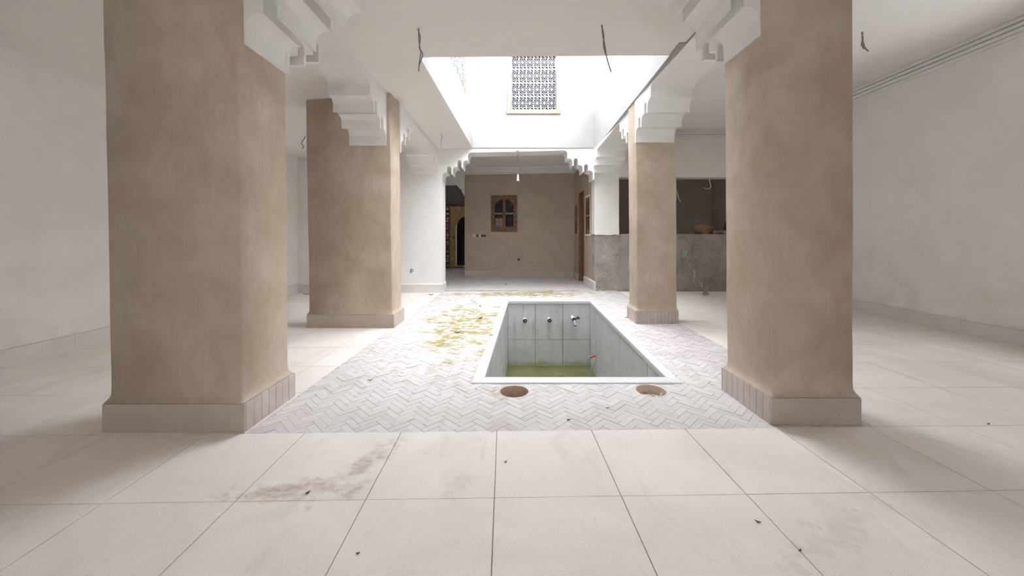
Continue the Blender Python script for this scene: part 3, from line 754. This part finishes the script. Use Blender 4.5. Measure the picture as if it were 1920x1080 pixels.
# ------------------------------------------------------------------ windows and doors
def grille_cell(w, h, d=.012):
    bm = bmesh.new(); t = .011
    def bar(x0, z0, x1, z1, tt=t):
        L = math.hypot(x1-x0, z1-z0); a = math.atan2(z1-z0, x1-x0)
        box_into(bm, 0, L, -d, 0, -tt/2, tt/2, Matrix.Translation((x0, 0, z0)) @ Matrix.Rotation(-a, 4, 'Y'))
    bar(-w/2, -h/2, w/2, -h/2, .008); bar(-w/2, h/2, w/2, h/2, .008)
    dw, dh = w*.40, h*.31
    for sx in (-1, 1):
        for sz in (-1, 1): bar(sx*dw, 0, 0, sz*dh, .008)
    # four lobed flower in the lozenge
    for dx, dz, sx, sz in ((0, h*.07, .7, 1.35), (0, -h*.07, .7, 1.35), (w*.10, 0, 1.0, .8), (-w*.10, 0, 1.0, .8)):
        c = bm.verts.new((dx, -d, dz)); rg = [bm.verts.new((dx+.021*sx*math.cos(k*PI/4), -d, dz+.021*sz*math.sin(k*PI/4))) for k in range(8)]
        rb = [bm.verts.new((v.co.x, 0, v.co.z)) for v in rg]
        for k in range(8): bm.faces.new((c, rg[k], rg[(k+1) % 8])); bm.faces.new((rg[k], rb[k], rb[(k+1) % 8], rg[(k+1) % 8]))
    # corner scrolls
    for sx in (-1, 1):
        for sz in (-1, 1):
            ring_into(bm, (sx*w*.27, 0, sz*h*.385), .027, .013, d, n=10, a0=.3, a1=5.2)
            bar(sx*w*.47, sz*h*.30, sx*w*.40, sz*h*.14, .016); bar(sx*w*.40, 0, sx*w*.49, 0, .014); bar(sx*w*.12, sz*h*.34, 0, sz*h*.46, .009)
    me = bm_mesh('grille_panel', bm); me.materials.append(M['iron_white']); return me
def grille_window(name, label, loc, rz, W_, H_, nx, nz, backing, frame_mat, fw=.07, gap=.03, inset=.05):
    """local: x along the wall, y into the wall, z up; origin at the lower left corner of the opening on the wall face"""
    e = empty(name, loc, rz); struct(e, label)
    box('window_frame', -fw*.35, fw*.65, -.025, .06, 0, H_+.0, frame_mat, e, .006); box('window_frame', W_-fw*.65, W_+fw*.35, -.025, .06, 0, H_, frame_mat, e, .006)
    box('window_sill', -fw*.5, W_+fw*.5, -.035, .06, -fw*.35, fw*.75, frame_mat, e, .006); box('window_head', -fw*.5, W_+fw*.5, -.03, .06, H_-fw*.75, H_+fw*.35, frame_mat, e, .006)
    x0, x1, z0, z1 = fw*.65+gap, W_-fw*.65-gap, fw*.75+gap, H_-fw*.75-gap
    box('pane', fw*.5, W_-fw*.5, .11, .12, fw*.5, H_-fw*.5, backing, e)
    cw, ch = (x1-x0)/nx, (z1-z0)/nz; me = grille_cell(cw, ch)
    for i in range(nx):
        for j in range(nz):
            o = link('grille_panel', me, None, e); o.location = (x0+cw*(i+.5), inset, z0+ch*(j+.5))
    for i in range(nx+1): box('grille_bar', x0+cw*i-.006, x0+cw*i+.006, inset-.018, inset, fw*.6, H_-fw*.6, 'iron_white', e)
    return e
YW = YB-.02
grille_window('window_1', 'upper window with ornate white iron grille in the light well', (WX0, YW, WZ0), 0, WX1-WX0, WZ1-WZ0, 6, 4, 'dark', 'wood_pale', .085, .012)
lw = math.atan2(.135, YB-3.7)
d_ = Vector((math.sin(lw), math.cos(lw)))
e2 = grille_window('window_2', 'pale blue grilled window high on the left of the light well', ((Vector((-1.10, 3.7))+d_*1.3).x, (Vector((-1.10, 3.7))+d_*1.3).y, 4.02), PI/2-lw, 2.75, 1.48, 9, 4, 'blue_pane', 'wood_pale', .08, .012)

def plain_frame(name, label, loc, rz, W_, H_):
    e = empty(name, loc, rz); struct(e, label)
    for x0, x1, z0, z1 in ((0, .05, 0, H_), (W_-.05, W_, 0, H_), (.05, W_-.05, 0, .05), (.05, W_-.05, H_-.05, H_), (W_/2-.02, W_/2+.02, .05, H_-.05)):
        box('frame_bar', x0, x1, .1, .16, z0, z1, 'wood', e, .004)
plain_frame('fill_window_right', 'plain wooden frame in the added daylight opening of the right wall', (XR, 4.05, 1.3), -PI/2, .80, 1.2)  # frame for the added fill opening, out of view
plain_frame('fill_window_behind', 'plain wooden frame in the added daylight opening behind the viewer', (.67, -3.0, 1.0), PI, 1.2, 1.1)  # frame dressing the unseen fill opening added at the back
def cedar_window(name, label, loc, rz, W_, H_):
    """two-leaf cedar window with an arched head; origin lower left corner of the opening, y into the wall"""
    e = empty(name, loc, rz); struct(e, label); f = .085*W_/.82
    for x0, x1 in ((0, f), (W_-f, W_)): box('frame_post', x0, x1, -.02, .05, 0, H_, 'wood', e, .005)
    for z0, z1 in ((0, f*1.1), (H_-f, H_)): box('frame_rail', f, W_-f, -.02, .05, z0, z1, 'wood', e, .005)
    # arched spandrel board
    cx = W_/2; r = W_/2-f*1.25; zc = H_-f-.03*H_-r
    poly = [(f, H_-f), (f, zc), (cx-r, zc)]+[(cx+r*math.cos(a), zc+r*math.sin(a)) for a in [PI-PI*i/18 for i in range(1, 18)]]+[(cx+r, zc), (W_-f, zc), (W_-f, H_-f)]
    prism('arched_head', poly, .0, .04, 'xz', 'wood', e, 40)
    box('pane', f*.8, W_-f*.8, .06, .07, f*.8, H_-f*.8, 'dark', e)
    box('meeting_stile', cx-f*.5, cx+f*.5, -.005, .05, f, H_-f, 'wood', e, .004)
    for x0, x1 in ((f, f*1.45), (W_-f*1.45, W_-f)): box('leaf_stile', x0, x1, .0, .045, f, zc, 'wood', e)
    zm = H_*.50
    for x0, x1 in ((f*1.3, cx-f*.5), (cx+f*.5, W_-f*1.3)):
        box('mid_rail', x0, x1, .005, .045, zm-.02, zm+.025, 'wood_pale', e); box('low_rail', x0, x1, .005, .045, f, f+.07*H_, 'wood', e)
        # iron scrolls in each light
        bm = bmesh.new(); xm = (x0+x1)/2
        for zz in (zm*.38, zm*.62, zm*.84, zm+.12*H_, zm+.24*H_):
            ring_into(bm, (xm, .05, zz+.02), .05*W_/.82, .008, .01, n=10); ring_into(bm, (xm-.05*W_, .05, zz-.03), .025, .007, .01, n=8); ring_into(bm, (xm+.05*W_, .05, zz-.03), .025, .007, .01, n=8)
        tube_into(bm, [(xm, .05, f), (xm, .05, H_*.8)], .005, 5)
        link('iron_scroll', bm_mesh('iron_scroll', bm), 'iron_dark', e)
    for k in (-1, 1): box('latch', cx-.012, cx+.012, -.012, -.004, zm-.1+k*.05, zm-.08+k*.05, 'iron_dark', e)
    return e
pw = Vector(RL)+rdir*w3[0]
cw_ = cedar_window('window_4', 'arched cedar window with dark panes set in the far beige wall', (pw.x, pw.y, w3[2]), math.atan2(rdir.y, rdir.x), w3[1]-w3[0], w3[3]-w3[2])
W4, H4 = w3[1]-w3[0], w3[3]-w3[2]
box('pane_panel', W4*.17, W4*.43, .048, .058, H4*.13, H4*.38, 'wood_pale', cw_)
a_ = math.atan2(11.3-YR, 1.885-1.893)
def side_frame(label, y0, y1, z0, z1, name):
    e = cedar_window(name, label, (rwx(y1), y1, z0), -PI/2-.003, y1-y0, z1-z0); e.scale = (1, .25, 1)
    return e
e = side_frame('narrow arched window with iron scrolls near the front of the rear side wall', 8.92, 9.46, 1.30, 2.22, 'window_5')
box('window_sill', -.03, .57, -.035, .03, -.045, 0, 'plaster', e, .006); box('surround', -.05, 0, -.012, .03, -.03, .97, 'plaster', e); box('surround', .54, .59, -.012, .03, -.03, .97, 'plaster', e); box('surround', -.05, .59, -.012, .03, .92, .97, 'plaster', e)
side_frame('narrow arched cedar window beyond the wooden doorway of the rear side wall', 10.66, 11.0, 1.32, 2.16, 'window_6')
e = empty('door_1', (rwx(10.40), 10.40, 0), -PI/2-.003); struct(e, 'reddish wooden door in the side wall of the rear room')
box('door_frame', 0, .05, .0, .25, 0, 2.47, 'wood', e); box('door_frame', .71, .76, .0, .25, 0, 2.47, 'wood', e); box('door_head', .05, .71, 0, .25, 2.42, 2.47, 'wood', e)
for k in range(4): box('door_plank', .05+.165*k+.002, .05+.165*(k+1)-.002, .07, .11, .01, 2.42, 'wood', e, .004)
# door in the dark passage
e = empty('door_2', (-2.60, 14.62, 0)); struct(e, 'pale wooden door with an arched dark panel at the end of the passage')
DW, DH = 1.25, 2.50
box('door_leaf', .14, DW, -.03, 0, .03, DH-.06, 'wood_door', e)
zz = 1.62; poly = [(.42, .12), (1.12, .12), (1.12, zz)]+[(.77+.35*math.cos(a), zz+.42*math.sin(a)) for a in [PI*i/14 for i in range(1, 14)]]+[(.42, zz)]
prism('arched_panel', poly, -.045, -.03, 'xz', 'dark', e)
prism('panel_edge', [(.365, .1), (.42, .1), (.42, zz), (.43, zz+.12), (.39, zz+.1), (.365, zz)], -.055, -.03, 'xz', 'pvc', e)
for nm, x0, x1, z0, z1 in (('door_post', 0, .12, 0, DH), ('door_lintel', 0, DW, DH-.07, DH)): box(nm, x0, x1, -.08, 0, z0, z1, 'wood', e)
for i in range(26):
    z = .08+i*.093; s = random.uniform(.5, 1.2)
    box('carved_tooth', .015+random.uniform(-.02, .02), .05+.05*s, -.10, -.08, z, z+.05*s, ('wood_pale', 'iron_dark', 'wood', 'chip')[random.randrange(4)], e)
for i in range(10): box('carved_tooth', .15+i*.11, .21+i*.11, -.10, -.08, DH-.05, DH-.025, ('wood_pale', 'iron_dark', 'wood')[i % 3], e)
box('lock', .27, .31, -.05, -.03, 1.15, 1.28, 'iron_dark', e)

# ------------------------------------------------------------------ sockets, wires, lamp holder
def rpt(u, v, off=0.0):
    t = rear(u); p = Vector(RL)+rdir*t; nv = Vector((rdir.y, -rdir.x)); q = p+nv*off; return (q.x, q.y, rear_z(u, v))
ra_ = math.atan2(rdir.y, rdir.x)
def socket(label, u, v, parts):
    e = empty('wall_socket', rpt(u, v), ra_); tag(e, label, 'socket')
    for nm, x0, x1, z0, z1, mat in parts: box(nm, x0, x1, -.008, .0, z0, z1, mat, e, .002)
socket('white plate and dark empty box on the beige wall, left of the pair', 891, 442, [('plate', -.06, .01, -.04, .04, 'pvc'), ('empty_box', .035, .10, -.035, .035, 'iron_dark')])
socket('white plate and wide dark empty box on the beige wall, right of the pair', 902, 442, [('plate', -.055, -.01, -.04, .04, 'pvc'), ('empty_box', 0, .07, -.035, .035, 'iron_dark'), ('empty_box', .078, .15, -.035, .035, 'iron_dark')])
socket('single dark empty socket box low on the beige wall', 973, 486.5, [('empty_box', -.04, .03, -.035, .035, 'iron_dark')])
e = empty('wall_socket', ((772-CU)*YB/F, YB, H+(CV-507)*YB/F)); tag(e, 'empty socket hole with loose wires on the white end wall', 'socket')
bm = bmesh.new(); ring_into(bm, (0, 0, 0), .03, .012, .006, n=10); link('hole_rim', bm_mesh('hole_rim', bm), 'wire', e)
tube('loose_wire', [(-.03, -.005, -.02), (0, -.03, .03), (.02, -.04, .01)], .005, 'wire', e); tube('loose_wire', [(.0, -.005, -.02), (-.02, -.03, -.05), (-.025, -.03, -.03)], .005, 'iron_dark', e)

def px(u, v, Y): return Vector(((u-CU)*Y/F, Y, H+(CV-v)*Y/F))
def hanging_wire(label, pix, Y, mat='wire', r=.006, strands=2, box_=True, top_z=None):
    p0 = px(*pix[0], Y); e = empty('hanging_wire', p0); tag(e, label, 'wire', 'electric wires left hanging for lamps')
    for s in range(strands):
        q = [px(u, v, Y)-p0+Vector((s*.012*(1 if i % 2 else -.6), s*.008*i, 0)) for i, (u, v) in enumerate(pix)]
        if s: q = q[:max(2, len(q)-1)]
        # smooth
        pts = []
        for i in range(len(q)-1):
            a = q[max(i-1, 0)]; b = q[i]; c = q[i+1]; d = q[min(i+2, len(q)-1)]
            for k in range(4):
                t = k/4; pts.append(.5*((2*b)+(c-a)*t+(2*a-5*b+4*c-d)*t*t+(3*b-a-3*c+d)*t**3))
        pts.append(q[-1]); tube('strand', pts, r, mat, e, 6)
    return e
Yc = lambda v, z=CEIL: F*(z-H)/(CV-v)
hanging_wire('twisted dark wire hanging from the ceiling left of the light well opening', [(785, 54), (785, 70), (787, 88), (789, 100), (786, 118), (785, 134)], Yc(54))
hanging_wire('thin dark wire hanging from the ceiling right of the light well opening', [(1129, 47), (1130, 65), (1134, 85), (1138, 110), (1146, 135)], Yc(47), strands=2)
hanging_wire('short pale wire hanging from the ceiling near the far arch', [(828, 249), (828, 258), (827, 266), (827, 280)], Yc(249), 'wire_pale', .008)
hanging_wire('short wire hanging from the right aisle ceiling beside the nearest right pillar', [(1617, 60), (1617, 72), (1619, 82), (1622, 90), (1628, 96)], Yc(60, 3.68), 'wire', .009)
hanging_wire('bent wire on the left aisle ceiling behind the farther left pillar', [(573, 254), (570, 261), (565, 269), (569, 273), (567, 279)], 6.6, 'wire', .008, strands=1)
hanging_wire('white wire hooked at the top of the hatch opening', [(1329, 334), (1331, 342), (1333, 350), (1328, 354), (1320, 352)], YR-.03, 'wire_pale', .009, strands=1)
hanging_wire('white wire curling out beside the farther right pillar in the hatch', [(1262, 334), (1267, 352), (1272, 370), (1277, 379)], YR+.06, 'wire_pale', .009, strands=1)
e = empty('lamp_holder', (px(971, 287, YB+.28))); tag(e, 'white lamp holder hanging on a cord under the far arch', 'lamp')
z0 = e.location.z; zb = px(971, 339, YB+.28).z-z0; zt = px(971, 327, YB+.28).z-z0
tube('cord', [(0, 0, -.012), (.004, 0, zt*.5), (0, 0, zt)], .005, 'wire', e)
tube('socket', [(0, 0, zt), (0, 0, zt-.02), (0, 0, zt*.4+zb*.6), (0, 0, zb)], .03, 'pvc', e, 14, [.016, .022, .024, .036])

# ------------------------------------------------------------------ things on the hatch sill and loose bits on the floor
sill = 1.296
def sillx(u, dy): return ((u-CU)*(YR+dy)/F, YR+dy, sill)
bm = bmesh.new(); n = 20; R = []
for rr, z in ((.14, 0), (.21, .07), (.25, .19), (.22, .175), (.17, .08), (.001, .05)):
    R.append([bm.verts.new((rr*math.cos(2*PI*k/n)*(1+.12*mnoise.noise((k*.9, rr*9, 1))), .45*rr*math.sin(2*PI*k/n), z*(1+.35*mnoise.noise((k*.6, z*20, 5))))) for k in range(n)])
for a, b in zip(R, R[1:]):
    for k in range(n): bm.faces.new((a[k], a[(k+1) % n], b[(k+1) % n], b[k]))
bm.faces.new(R[0][::-1])
o = link('old_basket', bm_mesh('old_basket', bm, 60), 'basket'); o.location = sillx(1319, .19); tag(o, 'crushed brown basket lying on the hatch sill', 'basket')
for i, (u, s, lab) in enumerate(((1338, .05, 'broken brick piece on the hatch sill right of the basket'), (1345, .065, 'larger broken brick piece in the middle of the sill rubble'), (1353, .055, 'broken brick piece on the hatch sill beside the dark bag'), (1359, .06, 'broken brick piece at the pillar end of the hatch sill'))):
    chunk('brick_fragment', lab, sillx(u+(3, 6, 6, 2)[i], (.05, .20, .05, .05)[i]) if i != 3 else sillx(u+8, .06), (s, s*.7, s*.75), 'rubble', 'broken bricks on the hatch sill', 'rubble', i+4)
bm = bmesh.new(); tube_into(bm, [(0, 0, 0), (.0, 0, .12), (.02, 0, .28), (.05, 0, .42), (.06, 0, .50)], .1, 10, True, [.09, .10, .085, .07, .03])
o = link('dark_bag', bm_mesh('dark_bag', bm, 60), 'iron_dark'); o.location = sillx(1366, .24); tag(o, 'dark upright bag on the hatch sill against the right pillar', 'bag')
x, y = gp(1318, 552)
me = pts_mesh('tile_shard', [(-.09, -.05, .003), (.10, .02, .0), (.04, .12, .13), (-.085, -.05, .013), (.10, .03, .012), (.045, .13, .14)], [(0, 1, 2), (3, 5, 4), (0, 3, 4, 1), (1, 4, 5, 2), (2, 5, 3, 0)])
o = link('tile_shard', me, 'cement'); o.location = (x, y-.1, 0); tag(o, 'broken grey shard standing on the floor before the cement wall', 'shard')

def leaf(u, v, s, a, label, curl=.3, z=0.0):
    x, y = gp(u, v, z); bm = bmesh.new(); n = 6
    top = []
    for i in range(n+1):
        t = i/n; w = .42*s*math.sin(PI*min(.98, max(.04, t)))**.8; xx = (t-.5)*2*s; zc = curl*s*(abs(t-.5)*2)**2+.004
        top.append([(xx, -w, zc+.25*s*curl), (xx, 0, zc), (xx, w, zc+.3*s*curl)])
    A = [[bm.verts.new(q) for q in r] for r in top]; B = [[bm.verts.new((q[0], q[1], q[2]-.002)) for q in r] for r in top]
    for i in range(n):
        for k in (0, 1):
            bm.faces.new((A[i][k], A[i+1][k], A[i+1][k+1], A[i][k+1])); bm.faces.new((B[i][k], B[i][k+1], B[i+1][k+1], B[i+1][k]))
        for k in (0, 2): bm.faces.new((A[i][k], A[i+1][k], B[i+1][k], B[i][k]))
    for i in (0, n):
        for k in (0, 1): bm.faces.new((A[i][k], A[i][k+1], B[i][k+1], B[i][k]))
    o = link('dry_leaf', bm_mesh('dry_leaf', bm, 60), 'leaf'); o.location = (x, y, z); o.rotation_euler = (0, 0, a)
    tag(o, label, 'leaf', 'dry leaves scattered on the floor')
LEAVES = [
 (921, 629, .028, .2, 'dark dry leaf lying on the left coping of the pool', CZ), (953, 563.5, .022, .0, 'dry leaf at the far left corner of the pool coping', CZ),
 (901, 597, .045, 1.0, 'curled dry leaf on the mossy paving left of the pool', 0), (858, 624, .04, .4, 'curved dry leaf in the middle of the yellow moss stain', 0),
 (889, 567, .035, .2, 'dry leaf at the far end of the mossy paving', 0), (900, 575, .035, 1.2, 'dry leaf on the moss near the far left pool corner', 0),
 (885, 564, .03, .8, 'small dry leaf on the far moss edge', 0), (1003, 555, .05, .1, 'dry leaf on the paving just behind the pool', 0),
 (1174, 596, .022, .5, 'dry leaf beside the plinth of the farther right pillar', 0), (1139, 766, .013, .3, 'tiny dark leaf on the bricks between the two round holes', 0),
 (1066, 788, .013, .2, 'tiny dark leaf at the front edge of the bricks', 0), (694, 714, .02, .2, 'dry leaf on the pale bricks beside the nearest left pillar', 0),
 (577, 925, .011, .9, 'dark dry leaf in the muddy smear on the front tiles', 0), (948, 867, .008, .3, 'tiny dark sliver on the front tile left of centre joint', 0),
 (671, 1039, .007, .3, 'tiny dark leaf on the foremost tiles left of centre', 0), (808, 553, .06, .2, 'dry leaf on the floor before the white end wall', 0),
 (575, 552, .06, .2, 'dark scrap on the floor behind the farther left pillar', 0), (948, 534, .05, .4, 'dry leaf on the paving under the far arch', 0),
 (893, 731, .008, .2, 'tiny dark speck of leaf left of the round hole', 0), (1421, 980, .011, 2.6, 'thin dark leaf on the tile in the right foreground', 0),
 (1853, 796, .012, .2, 'small dark leaf in the shadow of the nearest right pillar', 0), (1500, 1034, .009, .5, 'small dry leaf near a tile joint in the right foreground', 0),
]
for u, v, s, a, lab, z in LEAVES: leaf(u, v, s, a, lab, .35, z)
x = -.05
for i, (x, y, s) in enumerate(((.0, 5.75, .07), (.28, 6.4, .05), (.86, 6.45, .05))):
    o = link('floating_leaf', bpy.data.objects['dry_leaf'].data); o.location = (x, y, -1.223); o.scale = (s/.03,)*3
    tag(o, ('dark leaf floating in the near left of the green water', 'dark leaf floating on the water under the left pipe', 'dark leaf floating on the water under the middle pipe')[i], 'leaf', 'leaves floating in the pool')
